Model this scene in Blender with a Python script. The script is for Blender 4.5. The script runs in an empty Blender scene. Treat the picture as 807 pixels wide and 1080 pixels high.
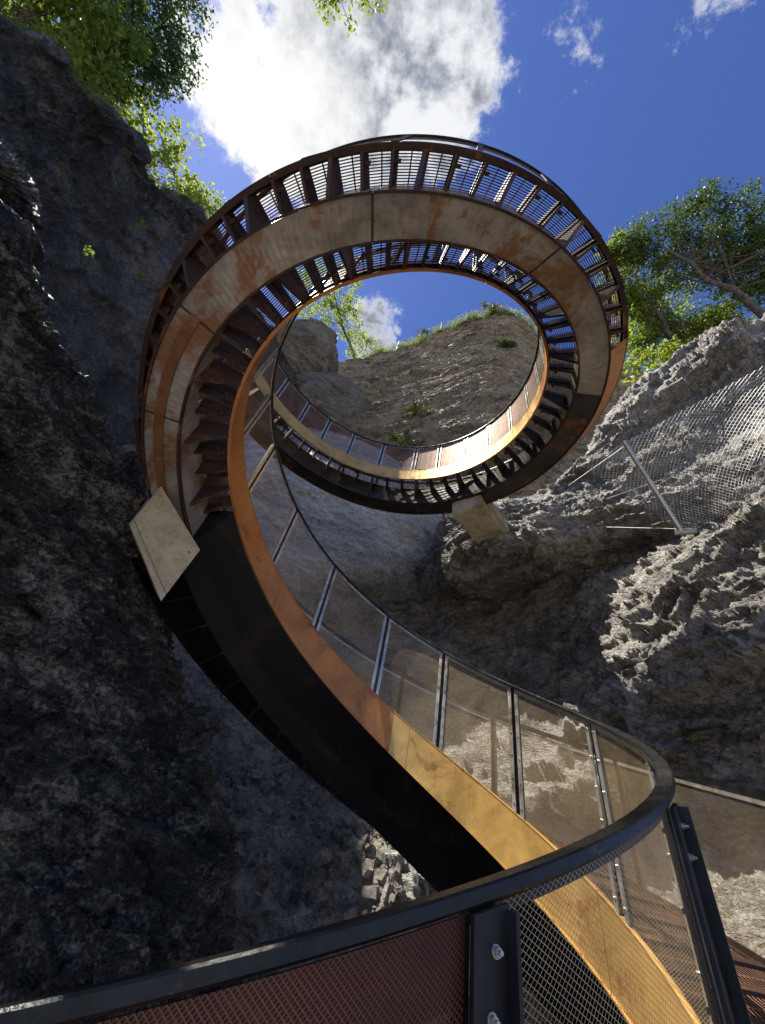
import bpy, math, random
import numpy as np
from mathutils import Vector, Matrix, noise
random.seed(7); rng = np.random.default_rng(7)
S = bpy.context.scene
COL = S.collection
PI = math.pi

# ------------------------------------------------------------------ camera
FPX, PITCH, ROLL = 416.1, 0.7583, 0.2448
Fv = np.array([0, math.cos(PITCH), math.sin(PITCH)]); R0 = np.array([1., 0, 0]); U0 = np.cross(R0, Fv)
Rv = math.cos(ROLL)*R0 + math.sin(ROLL)*U0; Uv = -math.sin(ROLL)*R0 + math.cos(ROLL)*U0
cd = bpy.data.cameras.new('camera'); cam = bpy.data.objects.new('camera', cd); COL.objects.link(cam)
cam.matrix_world = Matrix(((Rv[0], Uv[0], -Fv[0], 0), (Rv[1], Uv[1], -Fv[1], 0), (Rv[2], Uv[2], -Fv[2], 0), (0, 0, 0, 1)))
cd.sensor_fit = 'HORIZONTAL'; cd.sensor_width = 36; cd.lens = 36*FPX/807; cd.clip_start = 0.02; cd.clip_end = 2000
S.camera = cam

def ray(x, y):
    d = Fv + (x-403.5)/FPX*Rv - (y-540)/FPX*Uv
    return d/np.linalg.norm(d)
def W(x, y, d): return ray(x, y)*d

# ------------------------------------------------------------------ light and sky
SUN = ray(232, 128)
SUN_EL = math.asin(SUN[2]); SUN_AZ = math.atan2(SUN[0], SUN[1])
sl = bpy.data.lights.new('sun', 'SUN'); sun = bpy.data.objects.new('sun', sl); COL.objects.link(sun)
sl.energy = 5.0; sl.angle = math.radians(0.5); sl.color = (1, 0.95, 0.86)
sun.rotation_euler = Vector(SUN).to_track_quat('Z', 'Y').to_euler()
S.view_settings.view_transform = 'Standard'; S.view_settings.look = 'None'
S.view_settings.exposure = 0.85; S.view_settings.gamma = 1; S.view_settings.use_curve_mapping = False

class NT:
    """small node-tree helper"""
    def __init__(s, tree): s.t = tree; s.n = tree.nodes; s.l = tree.links
    def node(s, typ, **kw):
        n = s.n.new(typ)
        for k, v in kw.items():
            if k.startswith('i_'):
                key = k[2:]; key = int(key) if key.isdigit() else key
                s.inp(n, key, v)
            else: setattr(n, k, v)
        return n
    def inp(s, n, key, v):
        sock = n.inputs[key]
        if isinstance(v, bpy.types.NodeSocket): s.l.new(v, sock)
        else: sock.default_value = v
    def math(s, op, a, b=None, c=None, clamp=False):
        n = s.n.new('ShaderNodeMath'); n.operation = op; n.use_clamp = clamp
        for i, v in enumerate((a, b, c)):
            if v is not None: s.inp(n, i, v)
        return n.outputs[0]
    def noise(s, vec, scale, detail=6, rough=0.55, dist=0.0, lac=2.0):
        n = s.node('ShaderNodeTexNoise', i_Scale=scale, i_Detail=detail, i_Roughness=rough, i_Distortion=dist, i_Lacunarity=lac)
        if vec is not None: s.l.new(vec, n.inputs['Vector'])
        return n.outputs['Fac']
    def ramp(s, fac, stops, interp='LINEAR'):
        n = s.n.new('ShaderNodeValToRGB'); r = n.color_ramp; r.interpolation = interp
        s.l.new(fac, n.inputs[0])
        while len(r.elements) < len(stops): r.elements.new(0.5)
        for e, (p, c) in zip(r.elements, stops):
            e.position = p; e.color = (c[0], c[1], c[2], 1) if not isinstance(c, (int, float)) else (c, c, c, 1)
        return n.outputs[0]
    def mix(s, fac, a, b, blend='MIX'):
        n = s.n.new('ShaderNodeMix'); n.data_type = 'RGBA'; n.blend_type = blend
        s.inp(n, 0, fac)
        for i, v in ((6, a), (7, b)):
            if isinstance(v, tuple) and len(v) == 3: v = (*v, 1)
            s.inp(n, i, v)
        return n.outputs[2]
    def maprange(s, v, a, b, c=0., d=1.):
        n = s.n.new('ShaderNodeMapRange'); s.inp(n, 0, v)
        for i, x in enumerate((a, b, c, d)): n.inputs[i+1].default_value = x
        n.interpolation_type = 'SMOOTHSTEP'
        return n.outputs[0]

wd = bpy.data.worlds.new('World'); S.world = wd; wd.use_nodes = True
N = NT(wd.node_tree); N.n.clear()
sky = N.node('ShaderNodeTexSky', sky_type='NISHITA', sun_disc=False, sun_elevation=SUN_EL, sun_rotation=SUN_AZ,
             air_density=0.8, dust_density=0.15, ozone_density=4.0)
tc = N.node('ShaderNodeTexCoord'); dirv = tc.outputs['Generated']
skyc = N.mix(1.0, sky.outputs[0], (0.66, 0.74, 1.08), 'MULTIPLY')
# clouds live in the sky dome, by direction
lobes = [(330, 60, 15, 1.0), (240, 100, 8.0, 1.0), (430, 70, 9.5, .98), (270, 20, 9, .52), (480, 82, 6.5, .65), (195, 60, 6, .5), (604, 32, 2.6, .36), (616, 80, 2.0, .5),
         (770, -10, 2.6, .5), (392, 345, 4.5, .95), (225, 178, 4, .55), (702, 55, 2.2, .45), (290, -150, 18, .65), (900, -260, 10, .5), (190, 130, 5, .5)]
acc = None
for (x, y, rad, w) in lobes:
    d = ray(x, y)
    vm = N.node('ShaderNodeVectorMath', operation='DOT_PRODUCT'); N.l.new(dirv, vm.inputs[0]); vm.inputs[1].default_value = tuple(d)
    m = N.maprange(vm.outputs['Value'], math.cos(math.radians(rad*1.35)), math.cos(math.radians(rad*0.15)), 0, w)
    acc = m if acc is None else N.math('ADD', N.math('MAXIMUM', acc, m), N.math('MULTIPLY', N.math('MINIMUM', acc, m), .25))
for (x, y, rad, w) in [(212, 165, 5, .8), (255, 8, 5.5, .6), (150, 120, 6, .5), (190, 30, 4, .4)]:      # gaps of blue
    vm = N.node('ShaderNodeVectorMath', operation='DOT_PRODUCT'); N.l.new(dirv, vm.inputs[0]); vm.inputs[1].default_value = tuple(ray(x, y))
    acc = N.math('SUBTRACT', acc, N.maprange(vm.outputs['Value'], math.cos(math.radians(rad*1.3)), math.cos(math.radians(rad*.2)), 0, w))
n1 = N.noise(dirv, 8.0, 12, 0.66, 0.12)
n2 = N.noise(dirv, 27.0, 10, 0.7, 0.1)
dens = N.math('ADD', N.math('ADD', N.math('MULTIPLY', N.math('SUBTRACT', n1, .5), 3.0), N.math('MULTIPLY', N.math('SUBTRACT', n2, .5), 2.2)), N.math('SUBTRACT', N.math('MULTIPLY', acc, 1.5), 0.70))
cf = N.maprange(dens, -0.08, 0.75)
thick = N.maprange(dens, 0.15, 1.0)
vs = N.node('ShaderNodeVectorMath', operation='DOT_PRODUCT'); N.l.new(dirv, vs.inputs[0]); vs.inputs[1].default_value = tuple(SUN)
gang = N.math('ADD', N.math('MULTIPLY', N.math('ARCCOSINE', vs.outputs['Value']), 57.3), N.math('MULTIPLY', N.math('SUBTRACT', n1, .5), 22.0))
glow = N.maprange(gang, 17.0, 4.0)
n3 = N.noise(dirv, 9.0, 10, 0.6, 0.15)
grey = N.math('MULTIPLY', N.maprange(n3, .40, .60), N.math('MULTIPLY', thick, N.math('SUBTRACT', 1.0, N.math('MULTIPLY', glow, .95))))
ccol = N.mix(grey, (5.3, 5.4, 5.6), (1.5, 1.7, 2.15))
ccol = N.mix(glow, ccol, (6.2, 6.15, 6.0))
fin = N.mix(cf, skyc, ccol)
bg = N.node('ShaderNodeBackground', i_Strength=0.095); N.l.new(fin, bg.inputs[0])
wo = N.node('ShaderNodeOutputWorld'); N.l.new(bg.outputs[0], wo.inputs[0])
S.cycles.transparent_max_bounces = 40; S.cycles.max_bounces = 6; S.cycles.diffuse_bounces = 3; S.cycles.glossy_bounces = 3
S.cycles.caustics_reflective = False; S.cycles.caustics_refractive = False

# ------------------------------------------------------------------ materials
def newmat(name):
    m = bpy.data.materials.new(name); m.use_nodes = True; t = NT(m.node_tree); t.n.clear()
    b = t.node('ShaderNodeBsdfPrincipled'); o = t.node('ShaderNodeOutputMaterial'); t.l.new(b.outputs[0], o.inputs[0])
    return m, t, b, o

def rock_mat(name, dark, mid, light, rough=.8, scale=1.0, strata=0.0, bump=.6, moss=None, wet=0.0, veins=0.0, stain=None):
    m, t, b, o = newmat(name)
    co = t.node('ShaderNodeTexCoord').outputs['Object']
    mp = t.node('ShaderNodeMapping'); t.l.new(co, mp.inputs[0]); mp.inputs['Scale'].default_value = (1, 1, 1+strata*5); mp.inputs['Rotation'].default_value = (.12, .18, 0)
    v = mp.outputs[0]
    a = t.noise(v, .55*scale, 12, .62, .6); c = t.noise(v, 3.2*scale, 12, .7, .3); d = t.noise(co, 14*scale, 10, .75)
    gr = t.node('ShaderNodeTexVoronoi', i_Scale=22*scale); t.l.new(co, gr.inputs['Vector']); gs_ = t.node('ShaderNodeSeparateColor'); t.l.new(gr.outputs['Color'], gs_.inputs[0])
    f = t.math('ADD', t.math('MULTIPLY', a, .38), t.math('ADD', t.math('MULTIPLY', c, .34), t.math('ADD', t.math('MULTIPLY', d, .20), t.math('MULTIPLY', gs_.outputs[0], .08))))
    col = t.ramp(f, [(.40, dark), (.5, mid), (.60, light)])
    if stain:
        s = t.maprange(t.noise(v, .9*scale, 8, .6, 1.2), .52, .66, 0, .8); col = t.mix(s, col, stain)
    if veins:
        w = t.node('ShaderNodeTexVoronoi', feature='DISTANCE_TO_EDGE', i_Scale=.9*scale)
        wv = t.node('ShaderNodeVectorMath', operation='ADD')
        nn = t.node('ShaderNodeTexNoise', i_Scale=1.5*scale, i_Detail=6.); t.l.new(v, nn.inputs[0]); t.l.new(v, wv.inputs[0]); t.l.new(nn.outputs['Color'], wv.inputs[1])
        t.l.new(wv.outputs[0], w.inputs['Vector'])
        e = t.maprange(w.outputs['Distance'], .0, .025, 1, 0)
        e = t.math('MULTIPLY', e, t.maprange(a, .45, .6)); col = t.mix(t.math('MULTIPLY', e, veins), col, (.45, .42, .36))
    if moss:
        g = t.node('ShaderNodeNewGeometry'); sx = t.node('ShaderNodeSeparateXYZ'); t.l.new(g.outputs['Normal'], sx.inputs[0])
        mm = t.math('MULTIPLY', t.maprange(sx.outputs[2], .25, .7), t.maprange(t.noise(co, 1.6, 8, .65), .46, .6)); col = t.mix(t.math('MULTIPLY', mm, .85), col, moss)
    t.l.new(col, b.inputs['Base Color'])
    r = t.maprange(c, .35, .65, rough-.22-wet*.3, rough+.1-wet*.2); t.l.new(r, b.inputs['Roughness'])
    b.inputs['Specular IOR Level'].default_value = .5 + wet*.4
    # relief: ridged fine noise + small voronoi facets
    vo = t.node('ShaderNodeTexVoronoi', i_Scale=5.5*scale); wv2 = t.node('ShaderNodeVectorMath', operation='ADD'); n4 = t.node('ShaderNodeTexNoise', i_Scale=4*scale, i_Detail=5.)
    t.l.new(v, n4.inputs[0]); t.l.new(v, wv2.inputs[0]); t.l.new(n4.outputs['Color'], wv2.inputs[1]); t.l.new(wv2.outputs[0], vo.inputs['Vector'])
    hgt = t.math('ADD', t.math('MULTIPLY', c, .9), t.math('ADD', t.math('MULTIPLY', vo.outputs['Distance'], .35), t.math('MULTIPLY', d, .42)))
    d2 = t.noise(co, 45*scale, 6, .7); hgt = t.math('ADD', hgt, t.math('ADD', t.math('MULTIPLY', d2, .18), t.math('MULTIPLY', gr.outputs['Distance'], -.16)))
    bp = t.node('ShaderNodeBump', i_Strength=bump, i_Distance=.22/scale, i_Height=hgt); t.l.new(bp.outputs[0], b.inputs['Normal'])
    return m

def metal_mat(name, c1, c2, rust=None, rough=.45, metal=.6, streak=0., rustamt=.5, scale=3.):
    m, t, b, o = newmat(name)
    co = t.node('ShaderNodeTexCoord').outputs['Object']
    a = t.noise(co, scale, 10, .65, .5); f = t.noise(co, scale*9, 6, .7)
    fac = t.math('ADD', t.math('MULTIPLY', a, .7), t.math('MULTIPLY', f, .3))
    col = t.ramp(fac, [(.38, c1), (.62, c2)])
    if rust:
        rm = t.maprange(t.math('ADD', t.noise(co, scale*.55, 10, .7, 1.), t.math('MULTIPLY', t.math('SUBTRACT', f, .5), .3)), .62-.2*rustamt, .72-.2*rustamt)
        col = t.mix(t.math('MULTIPLY', rm, .9), col, rust)
    h = f
    if streak:
        uv = t.node('ShaderNodeUVMap').outputs[0]; mp = t.node('ShaderNodeMapping'); t.l.new(uv, mp.inputs[0]); mp.inputs['Scale'].default_value = (38, 1.2, 1)
        s = t.noise(mp.outputs[0], 1.6, 6, .65, .15); g = t.maprange(s, .38, .62, 1-streak, 1.0+streak*.5)
        cm = t.node('ShaderNodeCombineColor'); [t.l.new(g, cm.inputs[i]) for i in range(3)]
        col = t.mix(1.0, col, cm.outputs[0], 'MULTIPLY'); h = t.math('ADD', f, t.math('MULTIPLY', s, 1.2))
    t.l.new(col, b.inputs['Base Color']); b.inputs['Metallic'].default_value = metal
    t.l.new(t.maprange(a, .3, .7, rough-.1, rough+.15), b.inputs['Roughness'])
    bp = t.node('ShaderNodeBump', i_Strength=.25, i_Distance=.01, i_Height=h); t.l.new(bp.outputs[0], b.inputs['Normal'])
    return m

def mesh_mat(name, c1, c2, pu, pv, wire, metal=.4, rough=.5, grating=False):
    """expanded metal / bar grating: wires opaque, holes open; UV in metres"""
    m, t, b, o = newmat(name)
    uv = t.node('ShaderNodeUVMap').outputs[0]; sp = t.node('ShaderNodeSeparateXYZ'); t.l.new(uv, sp.inputs[0])
    u = t.math('DIVIDE', sp.outputs[0], pu); v = t.math('DIVIDE', sp.outputs[1], pv)
    def tri(x): return t.math('ABSOLUTE', t.math('SUBTRACT', t.math('FRACT', x), .5))      # 0.5 on a line, 0 mid hole
    if grating:
        k = t.math('MAXIMUM', t.math('GREATER_THAN', tri(v), .5-wire/2), t.math('GREATER_THAN', tri(u), .5-.05))
    else:
        k = t.math('MAXIMUM', t.math('GREATER_THAN', tri(t.math('ADD', u, v)), .5-wire/2), t.math('GREATER_THAN', tri(t.math('SUBTRACT', u, v)), .5-wire/2))
    co = t.node('ShaderNodeTexCoord').outputs['Object']
    a = t.noise(co, 2.5, 8, .65, .6); col = t.ramp(a, [(.38, c1), (.62, c2)])
    t.l.new(col, b.inputs['Base Color']); b.inputs['Metallic'].default_value = metal; b.inputs['Roughness'].default_value = rough
    t.l.new(k, b.inputs['Alpha'])
    return m

M = {}
M['corten'] = metal_mat('weathering_steel', (.38, .13, .03), (.58, .24, .06), (.22, .07, .02), .42, .45, rustamt=.35, scale=2.2)
M['gold'] = metal_mat('golden_weathering_steel', (.60, .34, .09), (.78, .47, .14), (.40, .17, .04), .36, .55, rustamt=.2, scale=2.)
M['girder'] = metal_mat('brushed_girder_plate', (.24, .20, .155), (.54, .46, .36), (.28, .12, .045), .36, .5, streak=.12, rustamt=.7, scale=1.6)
M['girderdark'] = metal_mat('girder_plate_painted_shade', (.035, .032, .028), (.09, .075, .06), (.30, .11, .03), .36, .6, streak=.15, rustamt=.35, scale=1.3)  # shade on the far ring segments, put into a darker girder colour
M['rustdark'] = metal_mat('dark_rusty_steel', (.028, .014, .009), (.07, .03, .015), (.22, .08, .022), .55, .3, rustamt=.35, scale=3)
M['steel'] = metal_mat('galvanised_steel', (.42, .40, .33), (.62, .58, .46), (.34, .22, .09), .32, .75, rustamt=.3, scale=6)
M['rail'] = metal_mat('handrail_steel', (.016, .018, .018), (.04, .043, .041), (.16, .08, .04), .28, .7, rustamt=.15, scale=5)
M['darksteel'] = metal_mat('dark_steel', (.016, .016, .015), (.045, .04, .034), (.10, .045, .02), .42, .4, rustamt=.3, scale=4)
M['black'] = metal_mat('black_steel', (.003, .003, .0035), (.008, .007, .006), (.02, .011, .006), .5, 0., rustamt=.3)  # near-black base colour for the closed soffit
M['black'].node_tree.nodes['Principled BSDF'].inputs['Specular IOR Level'].default_value = .15
M['mesh'] = mesh_mat('expanded_rusty_metal', (.30, .215, .11), (.58, .44, .24), .015, .0105, .12)
M['meshrust'] = mesh_mat('dense_rusty_mesh', (.10, .04, .018), (.24, .11, .05), .015, .0105, .40)
M['ruststripe'] = metal_mat('rust_run_steel', (.13, .05, .018), (.27, .10, .03), (.36, .17, .08), .5, .3, rustamt=.3, scale=5)
M['meshdark'] = mesh_mat('fine_dark_red_mesh', (.15, .035, .015), (.28, .085, .03), .009, .0082, .25)
M['grate'] = mesh_mat('bar_grating', (.10, .05, .03), (.24, .13, .08), .10, .023, .46, grating=True)

def concrete_mat():
    m, t, b, o = newmat('board_marked_concrete'); co = t.node('ShaderNodeTexCoord').outputs['Object']
    a = t.noise(co, 2.2, 12, .7, .4); f = t.noise(co, 30, 6, .7)
    col = t.ramp(t.math('ADD', t.math('MULTIPLY', a, .75), t.math('MULTIPLY', f, .25)), [(.36, (.20, .165, .10)), (.5, (.41, .34, .21)), (.64, (.60, .52, .36))])
    sp = t.maprange(t.noise(co, 11, 4, .5), .68, .73); col = t.mix(t.math('MULTIPLY', sp, .7), col, (.07, .06, .045))
    t.l.new(col, b.inputs['Base Color']); b.inputs['Roughness'].default_value = .85
    bp = t.node('ShaderNodeBump', i_Strength=.4, i_Distance=.02, i_Height=f); t.l.new(bp.outputs[0], b.inputs['Normal']); return m
M['concrete'] = concrete_mat()

def leaf_mat(name, c1, c2, trans=.5, scale=1.2):
    m, t, b, o = newmat(name); co = t.node('ShaderNodeTexCoord').outputs['Object']
    gi = t.node('ShaderNodeNewGeometry')
    f = t.math('ADD', t.math('MULTIPLY', t.noise(co, scale, 4, .6), .6), t.math('MULTIPLY', gi.outputs['Random Per Island'], .4))
    col = t.ramp(f, [(.3, c1), (.7, c2)]); t.l.new(col, b.inputs['Base Color']); b.inputs['Roughness'].default_value = .5
    tr = t.node('ShaderNodeBsdfTranslucent'); t.l.new(t.mix(.5, col, (c2[0]*1.5, c2[1]*1.5, c2[2]*.7)), tr.inputs[0])
    mx = t.node('ShaderNodeMixShader', i_0=trans); t.l.new(b.outputs[0], mx.inputs[1]); t.l.new(tr.outputs[0], mx.inputs[2]); t.l.new(mx.outputs[0], o.inputs[0])
    return m
M['leaf'] = leaf_mat('broad_leaf', (.10, .16, .025), (.27, .34, .06), .6)
M['leafyellow'] = leaf_mat('yellow_green_leaf', (.13, .20, .03), (.34, .40, .08), .6)
M['needle'] = leaf_mat('pine_needle', (.04, .085, .025), (.12, .18, .045), .4)
M['leafdark'] = leaf_mat('dark_leaf', (.02, .05, .018), (.07, .12, .035), .35)
M['moss'] = leaf_mat('moss_leaf', (.05, .08, .015), (.16, .19, .04), .35)
def bark():
    m, t, b, o = newmat('bark'); co = t.node('ShaderNodeTexCoord').outputs['Object']
    col = t.ramp(t.noise(co, 7, 8, .7, .4), [(.35, (.06, .045, .035)), (.65, (.22, .17, .13))]); t.l.new(col, b.inputs['Base Color']); b.inputs['Roughness'].default_value = .9
    bp = t.node('ShaderNodeBump', i_Strength=.8, i_Distance=.04, i_Height=t.noise(co, 16, 6, .7)); t.l.new(bp.outputs[0], b.inputs['Normal']); return m
M['bark'] = bark()
M['wire'] = metal_mat('net_wire', (.34, .34, .33), (.55, .54, .52), None, .5, .6)

# ------------------------------------------------------------------ mesh builder
class MB:
    def __init__(s): s.v = []; s.f = []; s.m = []; s.uv = []
    def quad(s, a, b, c, d, mi=0, uv=None):
        i = len(s.v); s.v += [tuple(a), tuple(b), tuple(c), tuple(d)]; s.f.append((i, i+1, i+2, i+3)); s.m.append(mi); s.uv.append(uv or ((0, 0), (1, 0), (1, 1), (0, 1)))
    def hexa(s, p, mi=0):
        """p: 8 points, 0-3 bottom ring, 4-7 top ring"""
        i = len(s.v); s.v += [tuple(q) for q in p]
        for f in ((3, 2, 1, 0), (4, 5, 6, 7), (0, 1, 5, 4), (1, 2, 6, 5), (2, 3, 7, 6), (3, 0, 4, 7)):
            s.f.append(tuple(i+k for k in f)); s.m.append(mi); s.uv.append(((0, 0), (1, 0), (1, 1), (0, 1)))
    def tube(s, pts, rad, n=6, mi=0):
        pts = [np.array(q, float) for q in pts]; rads = rad if hasattr(rad, '__len__') else [rad]*len(pts)
        i0 = len(s.v); ref = np.array([.31, .17, .93])
        for k, q in enumerate(pts):
            d = pts[min(k+1, len(pts)-1)] - pts[max(k-1, 0)]; d = d/(np.linalg.norm(d)+1e-9)
            a = np.cross(d, ref); a /= np.linalg.norm(a)+1e-9; b = np.cross(d, a)
            for j in range(n):
                t = 2*PI*j/n; s.v.append(tuple(q + rads[k]*(math.cos(t)*a + math.sin(t)*b)))
        for k in range(len(pts)-1):
            for j in range(n):
                a_ = i0+k*n+j; b_ = i0+k*n+(j+1) % n
                s.f.append((a_, b_, b_+n, a_+n)); s.m.append(mi); s.uv.append(((0, 0), (1, 0), (1, 1), (0, 1)))
        for base, rev in ((i0, True), (i0+(len(pts)-1)*n, False)):
            f = list(range(base, base+n)); f = f[::-1] if rev else f
            s.f.append(tuple(f)); s.m.append(mi); s.uv.append(tuple((0, 0) for _ in f))
    def build(s, name, mats, parent=None, smooth=False):
        me = bpy.data.meshes.new(name); me.from_pydata(s.v, [], s.f)
        for mt in (mats if isinstance(mats, (list, tuple)) else [mats]): me.materials.append(mt)
        me.polygons.foreach_set('material_index', s.m)
        ul = me.uv_layers.new(name='UVMap'); flat = [c for f in s.uv for q in f for c in q]; ul.data.foreach_set('uv', flat)
        if smooth: me.polygons.foreach_set('use_smooth', [True]*len(s.f))
        me.validate(); me.update()
        o = bpy.data.objects.new(name, me); COL.objects.link(o)
        if parent is not None:
            o.parent = parent; o.matrix_parent_inverse = Matrix.Translation(parent.location).inverted() if parent.parent is None and parent.type == 'EMPTY' else Matrix.Identity(4)
        return o

def tag(o, label=None, cat=None, group=None, kind=None):
    if label: o['label'] = label
    if cat: o['category'] = cat
    if group: o['group'] = group
    if kind: o['kind'] = kind
    return o
def empty(name, loc, **kw):
    o = bpy.data.objects.new(name, None); COL.objects.link(o); o.location = tuple(loc); o.empty_display_size = .2; return tag(o, **kw)

# ------------------------------------------------------------------ rock
def cr(P, n):
    """Catmull-Rom resample along axis 0"""
    k = P.shape[0]; u = np.linspace(0, k-1, n); i = np.clip(u.astype(int), 0, k-2); s = (u-i)
    e = np.concatenate([[2*P[0]-P[1]], P, [2*P[-1]-P[-2]]]); s = s.reshape((-1,)+(1,)*(P.ndim-1))
    p0, p1, p2, p3 = e[i], e[i+1], e[i+2], e[i+3]
    return .5*(2*p1+(p2-p0)*s+(2*p0-5*p1+4*p2-p3)*s**2+(3*p1-p0-3*p2+p3)*s**3)

def facet(q, s, seed):
    """angular fracture blocks: every voronoi cell is a tilted plane"""
    w = q*s; d, pts = noise.voronoi(w); c = pts[0]; t = noise.cell_vector(c*91.7 + Vector((seed, 3.3, 8.1)))
    k = (w-c).dot((t-Vector((.5, .5, .5)))*2.0) + (t.x-.5)*.7
    return k, min(d[1]-d[0], .12)/.12

def relief(p, n, amp, freq, strata, seed, crack):
    q = Vector(p)*freq + Vector((seed*7.3, seed*3.1, seed*5.7))
    if strata: q = Vector((q.x*.6, q.y*.6, q.z*(1+strata))) + Vector((0, 0, q.x*.22))
    b = noise.fractal(q*.5, 1.0, 2.0, 5)
    w = q + noise.noise_vector(q*1.3)*.28 + noise.noise_vector(q*4.7)*.06
    k1, c1 = facet(w, .8, seed); k2, c2 = facet(w, 2.1, seed+1); k3, c3 = facet(w, 5.3, seed+2); k4, c4 = facet(w, 12.5, seed+3)
    r = noise.ridged_multi_fractal(q*1.7, .9, 2.2, 6, 1.0, 2.0) - 1.1
    return amp*(.75*b + .16*r + crack*(.50*k1 + .30*k2 + .15*k3 + .07*k4 - .10*(1-c1) - .07*(1-c2) - .035*(1-c3)) + .10*noise.fractal(q*9, .5, 2.1, 5))

def rock(name, grid, nu, nv, amp, freq, mat, strata=0., seed=1, crack=1., label=None, kind='structure', flip=False, thick=True):
    G = np.array(grid, float)                       # rows x cols x 3
    A = cr(G, nv); A = np.swapaxes(cr(np.swapaxes(A, 0, 1), nu), 0, 1)
    du = np.gradient(A, axis=1); dv = np.gradient(A, axis=0); Nn = np.cross(du, dv); Nn /= np.linalg.norm(Nn, axis=2, keepdims=True)+1e-9
    if flip: Nn = -Nn
    P = A.reshape(-1, 3); Q = Nn.reshape(-1, 3); out = np.empty_like(P)
    dist = np.linalg.norm(P, axis=1)
    for i in range(len(P)):
        h = relief(P[i], Q[i], amp, freq, strata, seed, crack)
        out[i] = P[i] + Q[i]*h
    idx = np.arange(nu*nv).reshape(nv, nu)
    f = np.stack([idx[:-1, :-1], idx[:-1, 1:], idx[1:, 1:], idx[1:, :-1]], -1).reshape(-1, 4)
    if flip: f = f[:, ::-1]
    me = bpy.data.meshes.new(name); me.from_pydata(out.tolist(), [], f.tolist()); me.materials.append(mat)
    me.polygons.foreach_set('use_smooth', [True]*len(f)); me.update()
    o = bpy.data.objects.new(name, me); COL.objects.link(o)
    if kind: o['kind'] = kind
    if label: o['label'] = label
    return o, out.reshape(nv, nu, 3)

def grow(px, rows, back=None, side=None):
    """rows: list of lists of (x, y, d); back: vector added behind the first row; side: 'L'/'R' fold"""
    g = [[W(*c) for c in r] for r in rows]
    if back is not None:
        g = [[np.array(c)+np.array(b) for c in g[0]] for b in back] + g
    return g

# ================================================================== ROCK WALLS
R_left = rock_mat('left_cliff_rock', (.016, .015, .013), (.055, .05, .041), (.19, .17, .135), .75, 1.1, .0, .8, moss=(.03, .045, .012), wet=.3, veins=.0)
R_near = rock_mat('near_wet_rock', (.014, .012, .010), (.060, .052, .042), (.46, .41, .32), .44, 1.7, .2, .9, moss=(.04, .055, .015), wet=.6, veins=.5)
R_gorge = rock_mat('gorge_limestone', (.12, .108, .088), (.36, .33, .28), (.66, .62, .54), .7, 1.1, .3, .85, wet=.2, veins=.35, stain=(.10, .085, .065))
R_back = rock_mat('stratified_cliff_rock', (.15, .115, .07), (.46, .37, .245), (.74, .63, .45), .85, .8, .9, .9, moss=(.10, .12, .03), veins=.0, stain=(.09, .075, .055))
R_pale = rock_mat('smooth_pale_rock', (.20, .195, .185), (.44, .43, .40), (.74, .72, .68), .6, .8, .5, .35, wet=.3)
R_scree = rock_mat('wet_slate_scree', (.13, .11, .085), (.46, .40, .32), (.78, .71, .60), .5, 2.6, .1, 1.0, wet=.3)
R_boul = rock_mat('boulder_rock', (.08, .07, .055), (.2, .18, .14), (.38, .34, .27), .8, .9, .2, .8, moss=(.06, .08, .02))

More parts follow.
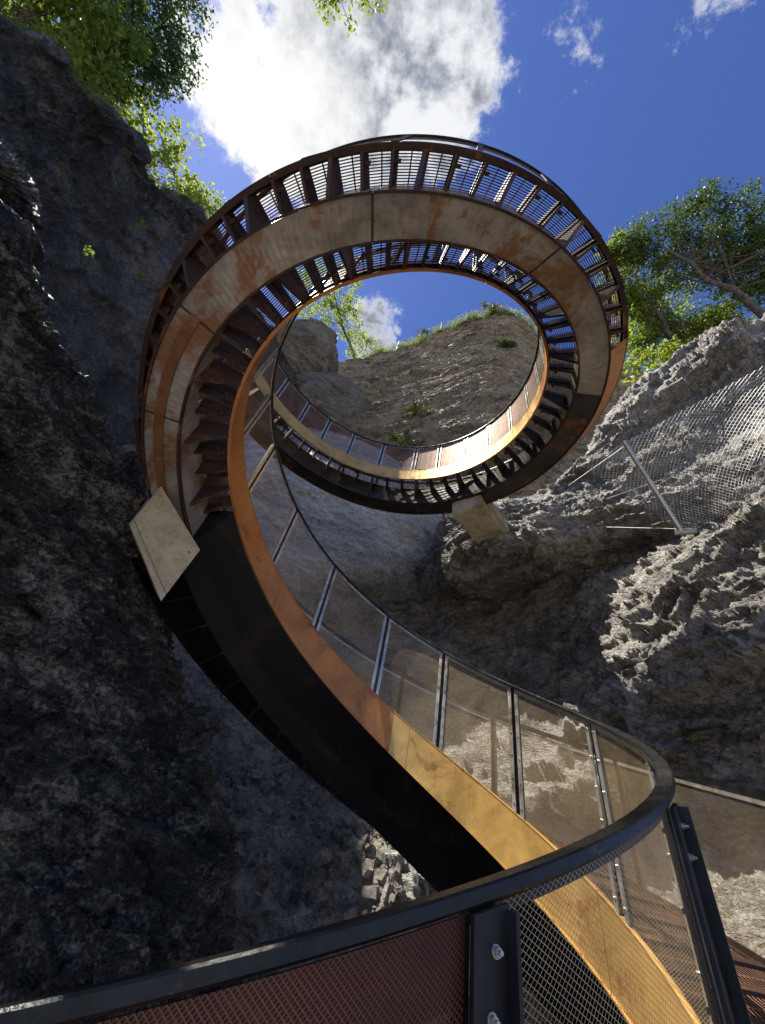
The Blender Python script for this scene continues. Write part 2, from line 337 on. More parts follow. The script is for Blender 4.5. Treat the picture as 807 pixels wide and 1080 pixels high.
# --- main gorge wall: right slope, dark hollow, slope under the flight
rows = [
 # x:  -60          40            150           250            350            440            500            560            620            680            740            807            900            1020           1200
 [(-60,520,15),(40,520,15),(150,520,15),(250,520,18),(350,540,19),(440,560,18),(500,528,14.0),(560,520,12.6),(620,470,13.0),(680,415,13.4),(740,374,13.4),(807,345,13.0),(900,300,12.5),(1020,250,12),(1200,180,11)],
 [(-60,550,12),(40,560,12),(150,560,12.5),(250,570,15),(350,580,17.5),(440,590,17.2),(500,556,11.7),(560,548,11.1),(620,520,11.4),(680,480,11.4),(740,450,11.3),(807,425,11),(900,385,10.5),(1020,340,10),(1200,270,9)],
 [(-60,600,14),(40,610,14),(150,610,14.4),(250,620,15),(350,620,15.5),(440,622,16.4),(500,585,10.5),(560,578,10.2),(620,562,10.5),(680,548,10.0),(740,528,9.9),(807,505,9.6),(900,470,9.2),(1020,430,8.6),(1200,360,8)],
 [(-60,660,13),(40,660,13),(150,660,13.4),(250,670,13.8),(350,670,14.5),(440,660,15.2),(500,622,13.4),(560,612,12.4),(620,596,11.4),(680,575,10.4),(740,556,9.2),(807,535,8.6),(900,510,8.2),(1020,480,7.6),(1200,430,7)],
 [(-60,720,11.4),(40,720,11.5),(150,720,11.7),(250,730,11.8),(350,725,12),(440,705,12.4),(500,672,13.0),(560,656,12.2),(620,640,10.4),(680,618,9.1),(740,596,8.2),(807,575,7.7),(900,560,7.2),(1020,540,6.8),(1200,500,6.2)],
 [(-60,790,9.8),(40,790,9.8),(150,790,9.9),(250,800,9.8),(350,790,10.2),(440,748,11.6),(500,722,12.0),(560,706,11.2),(620,690,9.2),(680,676,8.0),(740,660,7.5),(807,645,7.1),(900,630,6.7),(1020,620,6.3),(1200,600,5.8)],
 [(-60,860,8.3),(40,860,8.3),(150,865,8.3),(250,875,8.2),(350,860,8.6),(440,820,9.4),(500,800,9.2),(560,790,8.9),(620,780,8.3),(680,768,7.6),(740,760,7.2),(807,750,6.8),(900,740,6.4),(1020,730,6),(1200,720,5.6)],
 [(-60,940,7.1),(40,940,7.1),(150,945,7.0),(250,950,7.0),(350,930,7.3),(440,900,7.6),(500,890,7.4),(560,880,7.4),(620,875,7.6),(680,870,7.8),(740,865,7.6),(807,860,7.2),(900,850,6.8),(1020,845,6.4),(1200,840,5.6)],
 [(-60,1040,6.2),(40,1040,6.2),(150,1040,6.1),(250,1040,6.2),(350,1020,6.5),(440,1000,7.0),(500,990,6.8),(560,985,6.8),(620,980,7.2),(680,975,6.7),(740,970,6.2),(807,965,5.9),(900,960,5.6),(1020,955,5.4),(1200,950,5.5)],
 [(-60,1180,5.8),(40,1180,5.8),(150,1180,5.7),(250,1180,5.8),(350,1170,6.0),(440,1150,7.7),(500,1140,7.9),(560,1135,8),(620,1130,8),(680,1125,6.4),(740,1120,5.9),(807,1110,5.5),(900,1105,5.2),(1020,1100,5.1),(1200,1095,5.8)],
 [(-60,1500,8),(40,1500,8),(150,1500,8),(250,1500,8),(350,1500,8),(440,1500,8),(500,1500,8),(560,1500,8),(620,1500,8),(680,1500,8),(740,1500,7.6),(807,1500,7.2),(900,1500,6.8),(1020,1500,6.5),(1200,1500,6.3)],
]
gg = grow(None, rows)
outw = lambda c, a, z: np.array(c) + np.array([c[0], c[1], 0])/np.hypot(c[0], c[1])*a + np.array([0, 0, z])
top = gg[0]; gg = [[outw(c, 14, 2.5) for c in top], [outw(c, 6, 1.2) for c in top], [outw(c, 1.6, .35) for c in top]] + gg
so, outS = rock('right_rock_slope', gg, 620, 600, .46, .62, R_gorge, .5, 3, 1.1, 'rugged grey limestone slope of the gorge with a dark hollow, right of the stair')

so.data.materials.append(R_scree)
mi = np.zeros((599, 619), int); mi[:, :int(619*4.6/14)] = 1
so.data.polygons.foreach_set('material_index', mi.ravel().tolist())
# --- pale smooth rock behind ring
rows = [[(240,455,21),(290,450,20.5),(340,455,20),(390,470,19.8),(430,490,20),(455,510,21)],
        [(240,490,17),(290,490,16.4),(340,492,16),(390,500,16),(430,510,16.4),(462,530,17.6)],
        [(240,540,16.2),(290,535,15.5),(340,535,15.2),(390,540,15.2),(435,548,15.5),(468,565,17)],
        [(240,590,16),(290,585,15.2),(340,580,15),(390,580,15),(430,588,15.5),(466,600,17)],
        [(240,650,16),(290,640,15.4),(340,620,15.4),(390,612,15.4),(430,620,16),(455,640,17.4)],
        [(240,720,18),(290,700,18),(340,680,18),(390,660,18),(430,670,18),(450,690,18)]]
rock('pale_rock', grow(None, rows), 150, 150, .16, .7, R_pale, .5, 9, .7, 'smooth pale grey rock face under the ring of stairs')

# --- big left wall (far)
def leftwall():
    sil = [(-160,-190,12),(-60,-60,12.5),(0,25,13),(60,68,13.2),(102,112,13.6),(135,145,14),(165,200,14.5),(205,226,15),(250,285,15.5),(300,375,17),(330,440,18)]
    rows = []
    for k, s in enumerate(sil):
        x, y, d = s
        c = W(x, y, d*(1.32+.07*max(0, k-4) if k < 9 else 1.6))
        rows.append(c)
    g = []
    hs = [0, -.6, -2, -4, -6.5, -9.5, -13, -18]
    ins = [0, 0, 0, .1, .4, .8, .8, 0.]
    top = rows
    g.append([c + np.array([-16, 2, 2.0]) for c in top]); g.append([c + np.array([-6, .8, .6]) for c in top]); g.append([c + np.array([-1.4, .3, -.15]) for c in top])
    for h, i_ in zip(hs, ins):
        g.append([c + np.array([c[0], c[1], 0])/np.hypot(c[0], c[1])*(-i_) + np.array([0, 0, h]) for c in top])
    return g
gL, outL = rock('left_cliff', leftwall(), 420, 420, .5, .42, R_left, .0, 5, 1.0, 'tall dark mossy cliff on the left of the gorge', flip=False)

# --- near left rock rib
sil = [(-40,120,6.2),(0,205,6.0),(38,250,5.9),(54,330,5.8),(78,400,5.8),(118,480,5.9),(148,555,5.9),(165,640,5.9),(182,700,5.9),(200,780,5.9),(230,880,5.8),(238,960,5.7),(245,1100,5.7),(250,1400,6.2)]
g = []
for (x, y, d) in sil:
    c = W(x, y, d)
    row = [W(x-900*.55 if 0 else x-420, y+30, d*1.0), W(x-300, y+25, d*.93), W(x-200, y+18, d*.88), W(x-120, y+10, d*.87), W(x-55, y+4, d*.90), c, c + ray(x, y)*1.2 + np.array([-.25, 0, -.05]), c + ray(x, y)*3.5 + np.array([-1.6, 0, 0])]
    g.append(row)
t0 = g[0]; g = [[c + np.array([-1.5, 1.5, 2.0]) for c in t0]] + g
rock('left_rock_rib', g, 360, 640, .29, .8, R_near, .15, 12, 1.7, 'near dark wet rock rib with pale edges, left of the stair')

# --- stratified cliff seen through the ring
top = [(215,412,37),(255,403,37),(300,392,36.5),(345,384,36),(392,377,35.5),(430,366,35),(470,352,34.5),(500,339,34),(535,334,34),(555,346,34),(575,362,34),(640,388,34),(700,396,34)]
g = []
for h, i_ in [(0, 0), (-1.5, .2), (-4, .1), (-7, 0), (-10, .1), (-14, -.2), (-18, -.3), (-23, -.8), (-31, -2.4)]:
    g.append([W(*c) + np.array([W(*c)[0], W(*c)[1], 0])/np.hypot(*W(*c)[:2])*(-i_) + np.array([0, 0, h]) for c in top])
t0 = g[0]; g = [[outw(c, 25, 1) for c in t0], [outw(c, 8, .6) for c in t0], [outw(c, 1.5, .2) for c in t0]] + g
gE, outE = rock('back_cliff', g, 560, 720, .26, .95, R_back, .8, 21, 1.5, 'sunlit stratified brown cliff seen through the ring of stairs')

# --- loose stones on the slope under the flight
mb = MB(); nvS, nuS, _ = outS.shape
for _ in range(5200):
    u = int(rng.random()*nuS*.34); v = int(nvS*(.42+.40*rng.random()))
    c = outS[v, u]; s = .018+.10*rng.random()**4; q = rng.normal(size=(8, 3))*.18
    A3 = np.linalg.qr(rng.normal(size=(3, 3)))[0]
    bx = np.array([(-1, -1, -1), (1, -1, -1), (1, 1, -1), (-1, 1, -1), (-1, -1, 1), (1, -1, 1), (1, 1, 1), (-1, 1, 1)], float)*np.array([1, .75, .5])+q
    mb.hexa([c + A3@(b_*s) for b_ in bx])
tag(mb.build('loose_stones', R_scree), 'loose angular stones scattered on the grey slope under the lower flight', 'stones', kind='stuff')

# --- two boulders
def bulge(name, cx, cy, rx, ry, d, depth, seed, label, tilt=0.):
    bm = []
    n, m_ = 260, 160
    c = W(cx, cy, d); r = ray(cx, cy); rr = np.cross(r, [0, 0, 1]); rr /= np.linalg.norm(rr); uu = np.cross(rr, r)
    s = d/FPX*1.0/ (np.dot(r, Fv))
    g = []
    for j in range(13):
        ph = PI*j/12
        g.append([c + rr*(rx*s*math.sin(ph)*math.cos(t))*.98 + uu*(ry*s*math.cos(ph)) + r*(depth*math.sin(ph)*math.sin(t)) for t in np.linspace(0, 2*PI, 17)])
    return rock(name, g, n, m_, .34, .5, R_boul, .3, seed, 1.2, label, flip=True)
bulge('upper_boulder', 318, 384, 34, 36, 31, 2.0, 31, 'dark rounded rock buttress at the left inside the ring')
bulge('lower_boulder', 346, 446, 54, 46, 28.5, 2.4, 33, 'dark broken rock buttress low inside the ring')

# --- gorge floor and the wall behind the camera
fg = [[(x, y, -7.5 + .03*((x/20)**2 + (y/20)**2)*0) for x in np.linspace(-300, 300, 13)] for y in np.linspace(-300, 300, 13)]
rock('gorge_floor', fg, 60, 60, .5, .08, R_gorge, 0, 40, 1, 'rocky gorge floor')

# ================================================================== SPIRAL STAIRCASE
KT = np.radians(np.arange(-180, 631, 90.))
KA = [[-0.1732, -0.1537, -0.1698, -0.2491, -0.2717, -0.4301, -0.4286, -0.457, -0.4966, -0.4927], [2.9684, 2.9761, 2.8843, 2.9105, 2.9684, 3.1398, 3.0643, 3.1409, 3.1797, 3.175], [2.249, 2.1577, 1.7803, 1.5282, 1.6075, 1.7625, 2.5568, 3.4856, 3.8801, 3.9608], [-2.1676, -1.2238, 0.1504, 1.7933, 3.5952, 5.1919, 6.647, 7.6992, 8.587, 9.4967]]
def kin(kv, t):
    u = (t-KT[0])/(KT[1]-KT[0]); i = min(max(int(u), 0), 8); s = u-i
    e = [2*kv[0]-kv[1]] + list(kv) + [2*kv[-1]-kv[-2]]
    p0, p1, p2, p3 = e[i:i+4]
    return .5*(2*p1+(p2-p0)*s+(2*p0-5*p1+4*p2-p3)*s**2+(3*p1-p0-3*p2+p3)*s**3)
def P(deg, dr, h):
    t = math.radians(deg); a, b, r, z = [kin(k, t) for k in KA]
    return np.array([a+(r+dr)*math.cos(t), b+(r+dr)*math.sin(t), z+h])
def Rat(deg): return kin(KA[2], math.radians(deg))

def sweep(mb, t0, t1, prof, step=2.0, mi=0, caps=True, uvs=1.0):
    """closed profile [(dr,h)...] along the helix"""
    n = max(2, int(round(abs(t1-t0)/step))+1); ts = np.linspace(t0, t1, n); k = len(prof); i0 = len(mb.v); L = 0; Ls = []
    for j, t in enumerate(ts):
        if j: L += math.radians(ts[j]-ts[j-1])*(Rat(t)+.5)
        Ls.append(L)
        for (dr, h) in prof: mb.v.append(tuple(P(t, dr, h)))
    acc = [0]
    for q in range(k): a, b = prof[q], prof[(q+1) % k]; acc.append(acc[-1]+math.hypot(b[0]-a[0], b[1]-a[1]))
    for j in range(n-1):
        for q in range(k):
            a = i0+j*k+q; b = i0+j*k+(q+1) % k
            mb.f.append((a, b, b+k, a+k)); mb.m.append(mi); mb.uv.append(((Ls[j], acc[q]), (Ls[j], acc[q+1]), (Ls[j+1], acc[q+1]), (Ls[j+1], acc[q])))
    if caps:
        mb.f.append(tuple(range(i0, i0+k))[::-1]); mb.m.append(mi); mb.uv.append(tuple((0, 0) for _ in range(k)))
        mb.f.append(tuple(range(i0+(n-1)*k, i0+n*k))); mb.m.append(mi); mb.uv.append(tuple((0, 0) for _ in range(k)))
def rect(a, b, h0, h1): return [(a, h0), (b, h0), (b, h1), (a, h1)]
def sheet(mb, t0, t1, fa, fb, step=3.0, mi=0):
    """single curved mesh sheet between (dr,h)=fa and fb, UV in metres"""
    n = max(2, int(round((t1-t0)/step))+1); ts = np.linspace(t0, t1, n); hh = math.hypot(fa[0]-fb[0], fa[1]-fb[1]); u = 0
    for a, b in zip(ts[:-1], ts[1:]):
        pa, pb, pc, pd = P(a, *fa), P(b, *fa), P(b, *fb), P(a, *fb); u2 = u+np.linalg.norm(pb-pa)
        mb.quad(pa, pb, pc, pd, mi, ((u, 0), (u2, 0), (u2, hh), (u, hh))); u = u2

T0, T1, TS = -130, 517, 154          # lower end, upper end, where the closed soffit gives way to open treads
stair = empty('spiral_staircase', (-.3, 2.95, -2.0), label='rusty steel spiral staircase curling up through the gorge in a wide ring', cat='staircase')
ORH, ODR = .85, 1.10                  # outer rail height and offset (relative to the inner stringer line)

# stringers, split at their welded seams
seams = [T0, -60, -5, 52, 58.5, 118, 180, 240, 300, 360, 420, 470, T1]
for a, b in zip(seams[:-1], seams[1:]):
    mb = MB(); sweep(mb, a, b-.12, rect(0, .014, -.2, .155)); sweep(mb, a, b-.12, rect(-.006, .03, -.214, -.2025)); sweep(mb, a, b-.12, rect(-.004, .022, .157, .165))
    mb.build('inner_stringer', M['gold'] if b < 70 or a >= 360 else M['corten'], stair)
for a, b in zip(seams[:-1], seams[1:]):
    hi = .155 if a >= 120 else -.02; lo = -.2 if a >= 120 else -.3
    mb = MB(); sweep(mb, a, b-.12, rect(1.04, 1.056, lo, hi)); sweep(mb, a, b-.12, rect(1.02, 1.075, lo-.014, lo-.0025))
    mb.build('outer_stringer', M['rustdark'], stair)

# box girder, one piece per weld; rust lips along the edges
gs = [118, 150, 188, 214, 262, 305, 352, 402, 450, T1]
for a, b in zip(gs[:-1], gs[1:]):
    mb = MB(); sweep(mb, a, b-.35, rect(.398, .754, -.636, -.13), step=1.5)
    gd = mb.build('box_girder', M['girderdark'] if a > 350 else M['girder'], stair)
    fl = MB(); sweep(fl, a, b-.35, rect(.375, .396, -.655, -.60), step=1.5); sweep(fl, a, b-.35, rect(.756, .777, -.655, -.60), step=1.5)
    fl.build('girder_lip', M['rustdark'], gd)
for t in gs[1:-1]:
    mb = MB(); sweep(mb, t-.4, t+.05, rect(.39, .762, -.642, -.638), step=.2); mb.build('weld_plate', M['rustdark'], stair)
mb = MB(); sweep(mb, 150, 214, rect(.55, .65, -.652, -.6385)); mb.build('rust_strip', M['ruststripe'], stair)

# closed dark box under the lower flight
mb = MB(); sweep(mb, T0, TS, [(.02, -.205), (.30, -.62), (.42, -.86), (1.035, -.86), (1.035, -.31), (.6, -.12)], step=2)
mb.build('soffit_box', M['black'], stair)
mb = MB(); sweep(mb, T0, TS, rect(1.058, 1.10, -.88, -.84)); mb.build('soffit_edge', M['black'], stair)
# rusty plates closing the outer band on the right of the ring
mb = MB(); sweep(mb, 338, 432, [(.775, -.60), (1.055, -.235), (1.055, -.22), (.775, -.585)], step=2); mb.build('soffit_plate', M['corten'], stair)

# treads: frame bars + bar grating, brackets beneath
def tread(t, mb_f, br):
    st = 6.0
    hw = min(.62, 1.5/Rat(t)); sweep(mb_f, t-hw, t+hw, rect(.02, 1.035, -.17, -.045), step=.6)
    sheet(mb_f, t+.3, t+st-.3, (.02, -.06), (1.035, -.06), step=3, mi=1)
    sweep(mb_f, t+.25, t+st-.25, rect(.02, .05, -.10, -.05), step=3)
    sweep(mb_f, t+.25, t+st-.25, rect(1.005, 1.035, -.10, -.05), step=3)
    if br is not None:
        big = int(round(t/6)) % 3 == 0
        w = .42 if big else .28
        for m_, (a, b, ha, hb) in zip(br, ((.016, .396, -.21, -.50 if big else -.30), (1.038, .756, -.21, -.56 if big else -.32))):
            m_.hexa([P(t-w, a, ha), P(t+w, a, ha), P(t+w, b, hb), P(t-w, b, hb), P(t-w, a, -.172), P(t+w, a, -.172), P(t+w, b, -.172), P(t-w, b, -.172)])
            if not big:   # small clip angle on the side of the bar
                for a2 in ((.12,) if a < .5 else (.93,)):
                    m_.hexa([P(t+w-.02, a2, -.215), P(t+w+1.3, a2, -.215), P(t+w+1.3, a2+.03, -.215), P(t+w-.02, a2+.03, -.215), P(t+w-.02, a2, -.185), P(t+w+1.3, a2, -.185), P(t+w+1.3, a2+.03, -.185), P(t+w-.02, a2+.03, -.185)])
low = MB()
tt = [-126 + 6*i for i in range(int((510+126)/6)+1)]
for t in tt:
    if t < -42: tread(t, low, None); continue
    mb = MB(); br = (MB(), MB()) if t > TS-2 else None; tread(t, mb, br)
    o = mb.build('tread', [M['rustdark'], M['grate']], stair)
    for q in br or (): q.build('bracket', M['rustdark'], o)
tag(low.build('lower_treads', [M['rustdark'], M['grate']], stair), kind='stuff')

# railings
inner = [-129, -103, -77, -55, -33, -11, 16, 42, 67, 97, 126, 154, 174, 194, 212, 230, 247, 264, 280, 296, 311, 325, 338, 350, 361, 372, 385, 398, 410, 423, 434, 449, 463, 475, 486, 498, 508, 517]
def rivets(mb, t, dr, hs, out=-1, r=.006):
    for h in hs:
        c = P(t, dr, h); n = (P(t, dr+1, h)-c)*out
        mb.tube([c, c+n*.008], r, 6)
def panel(a, b, dr, h0, h1, wide, mat, side, fmat, sub):
    gap = .6 if Rat(a) > 2.4 else 1.0
    mb = MB(); sheet(mb, a+gap, b-gap, (dr, h0), (dr, h1), step=2.5)
    o = mb.build('mesh_panel', mat, stair)
    fr = MB(); d0, d1 = (dr-.010, dr-.003) if side < 0 else (dr+.003, dr+.010)
    w = math.degrees(.032/(Rat(a)+dr))
    sweep(fr, a+gap-w*.35, a+gap+w*.65, rect(d0, d1, h0, h1), step=1); sweep(fr, b-gap-w*.65, b-gap+w*.35, rect(d0, d1, h0, h1), step=1)
    sweep(fr, a+gap+w*.65, b-gap-w*.65, rect(d0, d1, h1-wide, h1), step=2)
    if sub:
        for t in (a+gap+w*.15, b-gap-w*.15): rivets(fr, t, d0 if side < 0 else d1, [h0+.05+(h1-h0-.1)*q/5 for q in range(6)], side)
        for t in np.linspace(a+gap+w*2, b-gap-w*2, 5): rivets(fr, t, d0 if side < 0 else d1, [h1-wide*.5], side)
    fr.build('panel_frame', fmat, o)
for k, (a, b) in enumerate(zip(inner[:-1], inner[1:])):
    near = b <= -77; mid = b <= -33
    panel(a, b, .012, .17, 1.068, .095 if near else (.016 if mid else .03), M['meshdark'] if near else (M['meshrust'] if a >= 360 else M['mesh']), -1, M['darksteel'] if mid else M['steel'], b <= 160)
    mb = MB(); w = math.degrees(.034/Rat(a)); 
    sweep(mb, a-w, a+w, rect(.024, .036, -.15, 1.068), step=1); sweep(mb, a+.8*w, a+w, rect(.036, .062, -.04, 1.06), step=1)
    po = mb.build('railing_post', M['darksteel'] if a < -30 else M['rustdark'], stair)
    if a < 0:
        for h in (.10, 1.02, .955, .5):
            bo = MB(); c = P(a-.1*w+(.25*w if h > 1 else 0), .036, h); n = (P(a, 1, h)-P(a, 0, h)); bo.tube([c, c+n*.003], .0085, 14); bo.tube([c+n*.003, c+n*.010], .0064, 6); bo.tube([c+n*.010, c+n*.017], .0033, 8)
            bo.build('bolt', M['steel'], po)
rp = [(-.020, 1.074), (.024, 1.074), (.028, 1.078), (.028, 1.096), (.024, 1.1), (-.020, 1.1), (-.024, 1.096), (-.024, 1.078)]
mb = MB(); sweep(mb, T0, T1, rp, step=1.5); mb.build('handrail', M['rail'], stair, smooth=False)
outer = [t for t in inner]
ro0 = lambda h: ODR
for k, (a, b) in enumerate(zip(outer[:-1], outer[1:])):
    lowr = a < 150; top_ = ORH if lowr else .92; kick = -.10 if lowr else .16
    mb = MB(); sheet(mb, a+.4, b-.4, (ODR if lowr else 1.066, kick), (ODR if lowr else 1.066, top_-.06), step=2.5); o = mb.build('mesh_panel', M['mesh'], stair)
    fr = MB(); dd = ODR if lowr else 1.066; sweep(fr, a+.4, b-.4, rect(dd-.010, dd-.003, top_-.09, top_-.06), step=2); sweep(fr, a+.4, b-.4, rect(dd-.012, dd-.003, kick-.03, kick+.035), step=2); fr.build('panel_frame', M['steel'] if lowr else M['rustdark'], o)
    mb = MB(); w = math.degrees(.03/(Rat(a)+1)); sweep(mb, a-w, a+w, rect(dd+.004, dd+.016, -.19, top_-.05), step=1); mb.build('railing_post', M['rustdark'], stair)
mb = MB(); sweep(mb, T0, 150, [(ODR-.02, ORH-.045), (ODR+.02, ORH-.045), (ODR+.02, ORH), (ODR-.02, ORH)], step=1.5); sweep(mb, 150.1, T1, [(1.045, .875), (1.09, .875), (1.09, .92), (1.045, .92)], step=1.5)
mb.build('handrail', M['rail'], stair)

for t in range(-20, TS, 9):
    mb = MB()
    for dr in (.47, .98): c = P(t, dr, -.862); mb.tube([c, c-np.array([0, 0, .012])], .014, 6)
    sweep(mb, t-.25, t+.25, rect(.43, 1.03, -.868, -.8615), step=.25)
    mb.build('splice_strip', M['darksteel'], stair)
# concrete support blocks
def block(corn, depthvec, split, label):
    """corn: four world corners of the near face, extruded along depthvec; a board joint runs across at the share split"""
    a, b, c, d = [np.array(q) for q in corn]; dv = np.array(depthvec); mb = MB(); L = lambda p, q, s: p*(1-s)+q*s
    g = .006
    for s0, s1, ins in ((0, split-g, 0), (split-g, split+g, .02), (split+g, 1, 0)):
        q = [L(a, d, s0), L(b, c, s0), L(b, c, s1), L(a, d, s1)]
        if ins: q = [p+dv/np.linalg.norm(dv)*.03 for p in q]; cc = sum(q)/4; q = [cc+(p-cc)*.985 for p in q]
        mb.hexa([*(p+dv for p in q), *q])
    return tag(mb.build('concrete_block', M['concrete']), label, 'concrete block', 'concrete blocks carrying the ring')
block([W(477,543,9.0), W(508,531,8.75), W(506,510,9.15), W(477,525,9.4)], (W(545,580,10.6)-W(508,531,8.75))*.8, .5, 'pale square concrete block standing under the ring on the dark rock of the gorge')
block([W(137,553,4.95), W(170,634,4.8), W(211,580,4.65), W(170,513,4.75)], W(158,566,6.4)-W(170,570,4.8), .13, 'yellowish concrete block on the left rock beneath the lower flight')

# ================================================================== VEGETATION
def leaves(mb, c, r, n, size, flat=.75, mi=0, needle=False):
    c = np.array(c); d = rng.normal(size=(n, 3)); d /= np.linalg.norm(d, axis=1, keepdims=True); d *= (rng.random((n, 1))**.45)*r; d[:, 2] *= flat
    for q in d:
        p = c+q; a = rng.normal(size=3); a /= np.linalg.norm(a); b = np.cross(a, rng.normal(size=3)); b /= np.linalg.norm(b)+1e-9
        s = size*(.6+.8*rng.random())
        if needle: mb.quad(p-a*s*1.5, p-a*s*1.5+b*s*.22, p+a*s*1.5+b*s*.22, p+a*s*1.5, mi)
        else: mb.quad(p-a*s, p+b*s*.55, p+a*s, p-b*s*.55, mi)

def tree(name, base, crown, blobs, nclump, nleaf, lsize, crad, mat, label, cat='tree', group=None, trad=.14, needle=False, flat=.75, sc=1., smin=.35):
    blobs = [(b[0], tuple(v*sc for v in b[1])) for b in blobs]; lsize *= sc; crad *= sc; trad *= sc
    """base: foot; crown: trunk top; blobs: [(centre, (rx,ry,rz))]"""
    base = np.array(base); crown = np.array(crown)
    root = empty(name, base, label=label, cat=cat, group=group)
    tk = MB(); n = 9; pts = []
    for k in range(n):
        s = k/(n-1); pts.append(base+(crown-base)*s + rng.normal(size=3)*.05*math.sin(PI*s)*np.linalg.norm(crown-base)*.25)
    tk.tube(pts, [trad*(1-.8*k/(n-1)) for k in range(n)], 8)
    fo = MB()
    vols = np.array([b[1][0]*b[1][1]*b[1][2] for b in blobs]); vols = vols**.8; vols /= vols.sum()
    for i in range(nclump):
        b = blobs[rng.choice(len(blobs), p=vols)]; d = rng.normal(size=3); d /= np.linalg.norm(d); d *= (.35+.65*rng.random()**.6)
        c = np.array(b[0]) + d*np.array(b[1])
        s = smin+(.95-smin)*rng.random(); k = int(s*(n-1)); st = pts[k]; mid = (st+c)/2 + rng.normal(size=3)*.12 + np.array([0, 0, -.1])
        if i % 6 == 0: tk.tube([st, mid*.5+(st*.7+c*.3)*.5, mid, c], [trad*.17*(1-.5*s), trad*.11, trad*.06, .005], 5)
        leaves(fo, c, crad*(.5+.9*rng.random()), int(nleaf*(.5+rng.random())), lsize, flat, 0, needle)
    tk.build('trunk', M['bark'], root, smooth=True); fo.build('crown', mat, root)
    return root

# top left: overhanging crowns above the cliff edge
def up(c, z): return np.array(c)+np.array([0, 0, z])
def WL(x, y, d): return W(x, y, d*1.32)
tree('broadleaf_tree', WL(-20,60,17)-np.array([0,0,1.5]), WL(60,10,18), [(WL(45,35,17.5),(1.9,1.9,1.5)), (WL(95,15,18),(1.7,1.7,1.4)), (WL(10,-20,18),(2.2,2,1.8)), (WL(60,-50,19),(2.4,2.4,2))], 150, 75, .085, .55, M['leaf'], 'bright green broadleaf tree leaning over the left cliff in the top corner', group='trees above the left cliff', sc=1.3)
tree('spruce_tree', WL(60,120,20)-np.array([0,0,2]), WL(150,30,21), [(WL(150,40,20.5),(1.5,1.4,1.8)), (WL(125,60,20),(1.5,1.3,1.4)), (WL(160,0,21.5),(1.6,1.5,1.7)), (WL(100,85,19.5),(1.2,1.2,1))], 170, 95, .06, .5, M['leafdark'], 'dark evergreen tree behind the bright crown at the top left', group='trees above the left cliff', sc=1.3, needle=False)
def WL2(x, y, d): return W(x, y, d*1.52)
tree('slender_tree', WL2(205,245,17.5), WL2(165,130,17.5), [(WL2(150,140,17),(1.0,1.0,1.1)), (WL2(175,170,17),(1.1,1.0,1.0)), (WL2(125,120,17),(.9,.9,.9)), (WL2(185,200,17),(.9,.9,.7)), (WL2(140,185,16.5),(.9,.9,.8))], 95, 42, .07, .42, M['leafyellow'], 'airy yellow green tree on the edge of the left cliff beside the cloud', group='trees above the left cliff', sc=1.5, trad=.07)
tree('young_tree', WL2(240,262,18), WL2(212,200,18), [(WL2(205,205,18),(.7,.7,.6)), (WL2(222,218,18),(.5,.5,.6))], 34, 40, .06, .32, M['leafyellow'], 'small bushy young tree at the foot of the cliff edge next to the ring', group='trees above the left cliff', sc=1.5, trad=.05)
# overhanging spray at the top edge
tree('overhanging_branch', W(330,-120,9), W(372,-12,9), [(W(368,-12,9),(.42,.36,.13)), (W(392,-20,9),(.32,.3,.12)), (W(350,-20,9),(.3,.3,.12))], 34, 26, .03, .17, M['leaf'], 'leafy twig tips hanging into the picture at the top edge', cat='branch', trad=.03)
# inside the ring
tree('birch_tree', W(378,398,37.2), W(350,300,38), [(W(340,325,37.5),(1.3,1.2,1.2)), (W(368,345,37.5),(1.1,1.1,1.1)), (W(352,300,38),(1.4,1.3,1.0)), (W(382,368,37),(.8,.8,.9)), (W(325,300,38),(1.3,1.2,1.0))], 110, 50, .07, .42, M['leafyellow'], 'loose light green tree behind the boulders inside the ring', trad=.10, sc=1.55)
# right rim
tree('pine_tree', W(852,365,15), W(696,258,16.4), [(W(690,262,17.8),(1.0,.9,.6)), (W(725,238,17.8),(1.3,1.1,.6)), (W(768,245,17.5),(1.5,1.2,.7)), (W(815,262,17.5),(1.5,1.2,.8)), (W(672,252,17.8),(.7,.7,.5)), (W(790,290,17.8),(1.3,1.0,.6)), (W(745,275,17.8),(1.0,.9,.5)), (W(830,300,17.5),(1.2,1.0,.6))], 330, 110, .04, .38, M['needle'], 'tall pine with a long leaning bare trunk on the right rim', group='trees on the right rim', trad=.12, flat=.45, smin=.5)
tree('ash_tree', W(724,385,16.0), W(684,310,16.8), [(W(668,300,17.8),(1.1,1.0,1.0)), (W(698,330,17.6),(1.2,1.0,1.0)), (W(672,350,17.6),(.9,.9,1.0)), (W(735,352,17.6),(1.2,1.0,.8)), (W(690,372,17.4),(1.0,.9,.5)), (W(765,350,17.6),(1.0,.9,.6)), (W(655,268,18),(.7,.7,.6)), (W(740,375,17.2),(.9,.8,.4))], 230, 80, .055, .38, M['leaf'], 'light green leafy tree with a short dark trunk beside the ring on the right rim', group='trees on the right rim', trad=.10)
tree('rim_shrub', W(705,398,15.5), W(695,385,15.5), [(W(690,388,15.5),(.9,.7,.4)), (W(715,378,15.5),(.6,.6,.35))], 40, 50, .06, .3, M['leafyellow'], 'low yellow green shrub growing along the right rim below the leafy tree', cat='shrub', trad=.03)

def surf(out, u, v):
    nv, nu, _ = out.shape; return out[int(v*(nv-1)), int(u*(nu-1))]
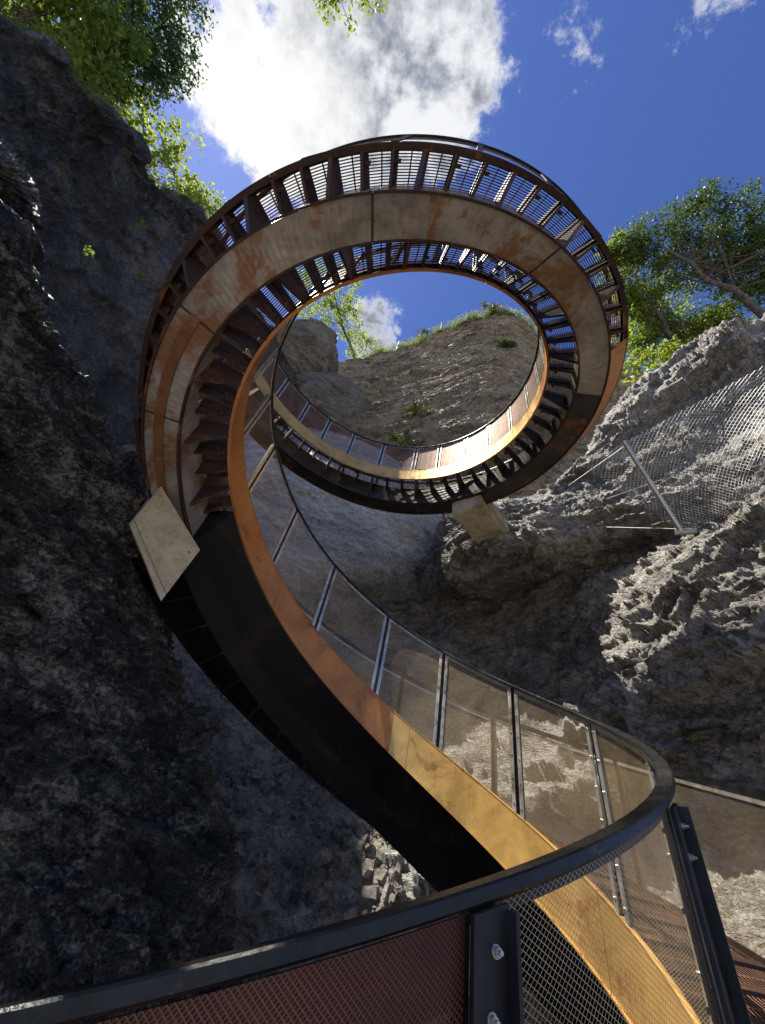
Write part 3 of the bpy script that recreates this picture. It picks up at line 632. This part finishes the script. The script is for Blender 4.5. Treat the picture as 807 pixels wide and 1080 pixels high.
# shrubs on the back cliff
EF = outE.reshape(-1, 3); EDEP = EF@Fv; EX = 403.5+FPX*(EF@Rv)/EDEP; EY = 540-FPX*(EF@Uv)/EDEP; ED = np.linalg.norm(EF, axis=1)
def on_cliff(x, y):
    """the visible point of the back cliff nearest to this line of sight"""
    m = (np.hypot(EX-x, EY-y) < 3.0) & (EDEP > 0)
    if not m.any(): m = (np.hypot(EX-x, EY-y) < 8.0) & (EDEP > 0)
    return EF[m][ED[m].argmin()]*.995
def cliff_top(x):
    m = (abs(EX-x) < 2.0) & (EDEP > 0) & (EY < 420) & (ED < 37); return EF[m][EY[m].argmin()]
for (x, y, r, lab) in ((520, None, .7, 'small dark bush standing on the very top of the back cliff'), (432, 466, .9, 'clump of yellow green plants at the foot of the back cliff above the inner railing'), (442, 437, .7, 'mossy shrub clinging to the middle of the back cliff'), (452, None, .8, 'grassy bush on the sloping edge of the back cliff'), (534, 362, .35, 'tiny green tuft high on the right part of the back cliff')):
    c = cliff_top(x) if y is None else on_cliff(x, y)
    tree('cliff_shrub', c, c+np.array([0, -.1, .2]), [(c+np.array([0, -.1, .15]), (r*1.5, r*.7, r*.45)), (c+np.array([r, 0, .0]), (r*.6, r*.5, r*.3))], 30, 60, .05, .28, M['moss'], lab, cat='shrub', group='shrubs on the back cliff', trad=.03)

# grass fringes and cliff plants (uncountable)
def fringe(pts, n, h, spread, mat, name, label):
    mb = MB()
    for _ in range(n):
        k = rng.integers(len(pts)-1); s = rng.random(); c = np.array(pts[k])*(1-s)+np.array(pts[k+1])*s + rng.normal(size=3)*spread*np.array([1, 1, .35])
        a = rng.normal(size=3)*np.array([1, 1, .2]); a /= np.linalg.norm(a); tip = c + np.array([0, 0, h*(.5+rng.random())]) + a*h*.5
        w = np.cross(a, [0, 0, 1])*h*.09
        mb.quad(c-w, c+w, tip+w*.2, tip-w*.2)
    return tag(mb.build(name, mat), label, 'grass', kind='stuff')
eL = [outL[int(outL.shape[0]*.285), int(u*(outL.shape[1]-1))] for u in np.linspace(.12, .8, 30)]
fringe(eL, 9000, .11, .16, M['moss'], 'ridge_grass', 'sunlit grass along the edge of the left cliff')
eE = [cliff_top(x)+np.array([0, .1, 0]) for x in np.linspace(385, 572, 50)]
fringe(eE, 9000, .2, .22, M['leafyellow'], 'cliff_top_grass', 'yellow green grass along the top of the back cliff')
mb = MB()
for (x, y, d, r) in ((148, 236, 15.2, .2), (94, 265, 5.1, .05), (150, 290, 15, .16)):
    leaves(mb, W(x, y, d), r, 45, .0025*d)
tag(mb.build('cliff_ivy', M['leaf']), 'scattered small leaves growing on the left cliff', 'plants', kind='stuff')

# ================================================================== ROCKFALL NET, POLE, FENCE
net = empty('rockfall_net', W(718, 560, 9.3), label='diamond wire rockfall net draped over the right rock slope with a leaning steel pole', cat='netting')
mb = MB(); A, B, C_, D = W(612,492,10.4), W(820,378,10.2), W(835,500,8.9), W(722,566,9.3)
nn = 34
def netp(u, v):
    p = (A*(1-u)+B*u)*(1-v) + (D*(1-u)+C_*u)*v
    return p + ray(700, 480)*(.35*math.sin(3.1*u+1.7*v)*math.sin(PI*v)+.10*noise.fractal(Vector((u*5, v*5, 0)), 1, 2, 3))
def netedge(u, v): return p
for k in range(-nn, 2*nn):
    for sgn in (1, -1):
        pts = []
        for j in range(nn*1+1):
            v = j/nn; u = (k + sgn*j*.78)/nn
            if 0 <= u <= 1: pts.append(netp(u, v))
        if len(pts) > 1: mb.tube(pts, .0062, 3)
mb.build('wire_netting', M['wire'], net)
mb = MB(); mb.tube([W(658,466,9.75), W(719,561,9.2)], [.05, .05], 12); mb.tube([W(712,561,9.2), W(735,560,9.25)], .06, 8)
mb.build('steel_pole', M['steel'], net)
for pts in ([W(658,468,9.7), W(745,430,10.1), W(825,385,10.2)], [W(660,470,9.7), W(600,512,10.9)], [W(640,526,10.6), W(700,505,9.9), W(790,478,9.5)], [W(719,558,9.2), W(640,556,10.0)]):
    mb = MB(); mb.tube(pts, .010, 5); mb.build('support_cable', M['wire'], net)
W3 = [cliff_top(x) for x in (416, 440, 465, 490, 515, 540, 562)]
fen = empty('cliff_fence', W3[0], label='thin wire safety fence running along the top of the back cliff', cat='fence')
for c in W3:
    mb = MB(); mb.tube([up(c, -.2), up(c, 1.6)], .04, 5); mb.build('fence_post', M['darksteel'], fen)
mb = MB()
for hh in np.linspace(.1, 1.5, 8): mb.tube([up(c, hh) for c in W3], .009, 3)
for a, b in zip(W3[:-1], W3[1:]):
    for s in np.linspace(0, 1, 12): c = a*(1-s)+b*s; mb.tube([up(c, .1), up(c, 1.5)], .009, 3)
mb.build('fence_wire', M['wire'], fen)
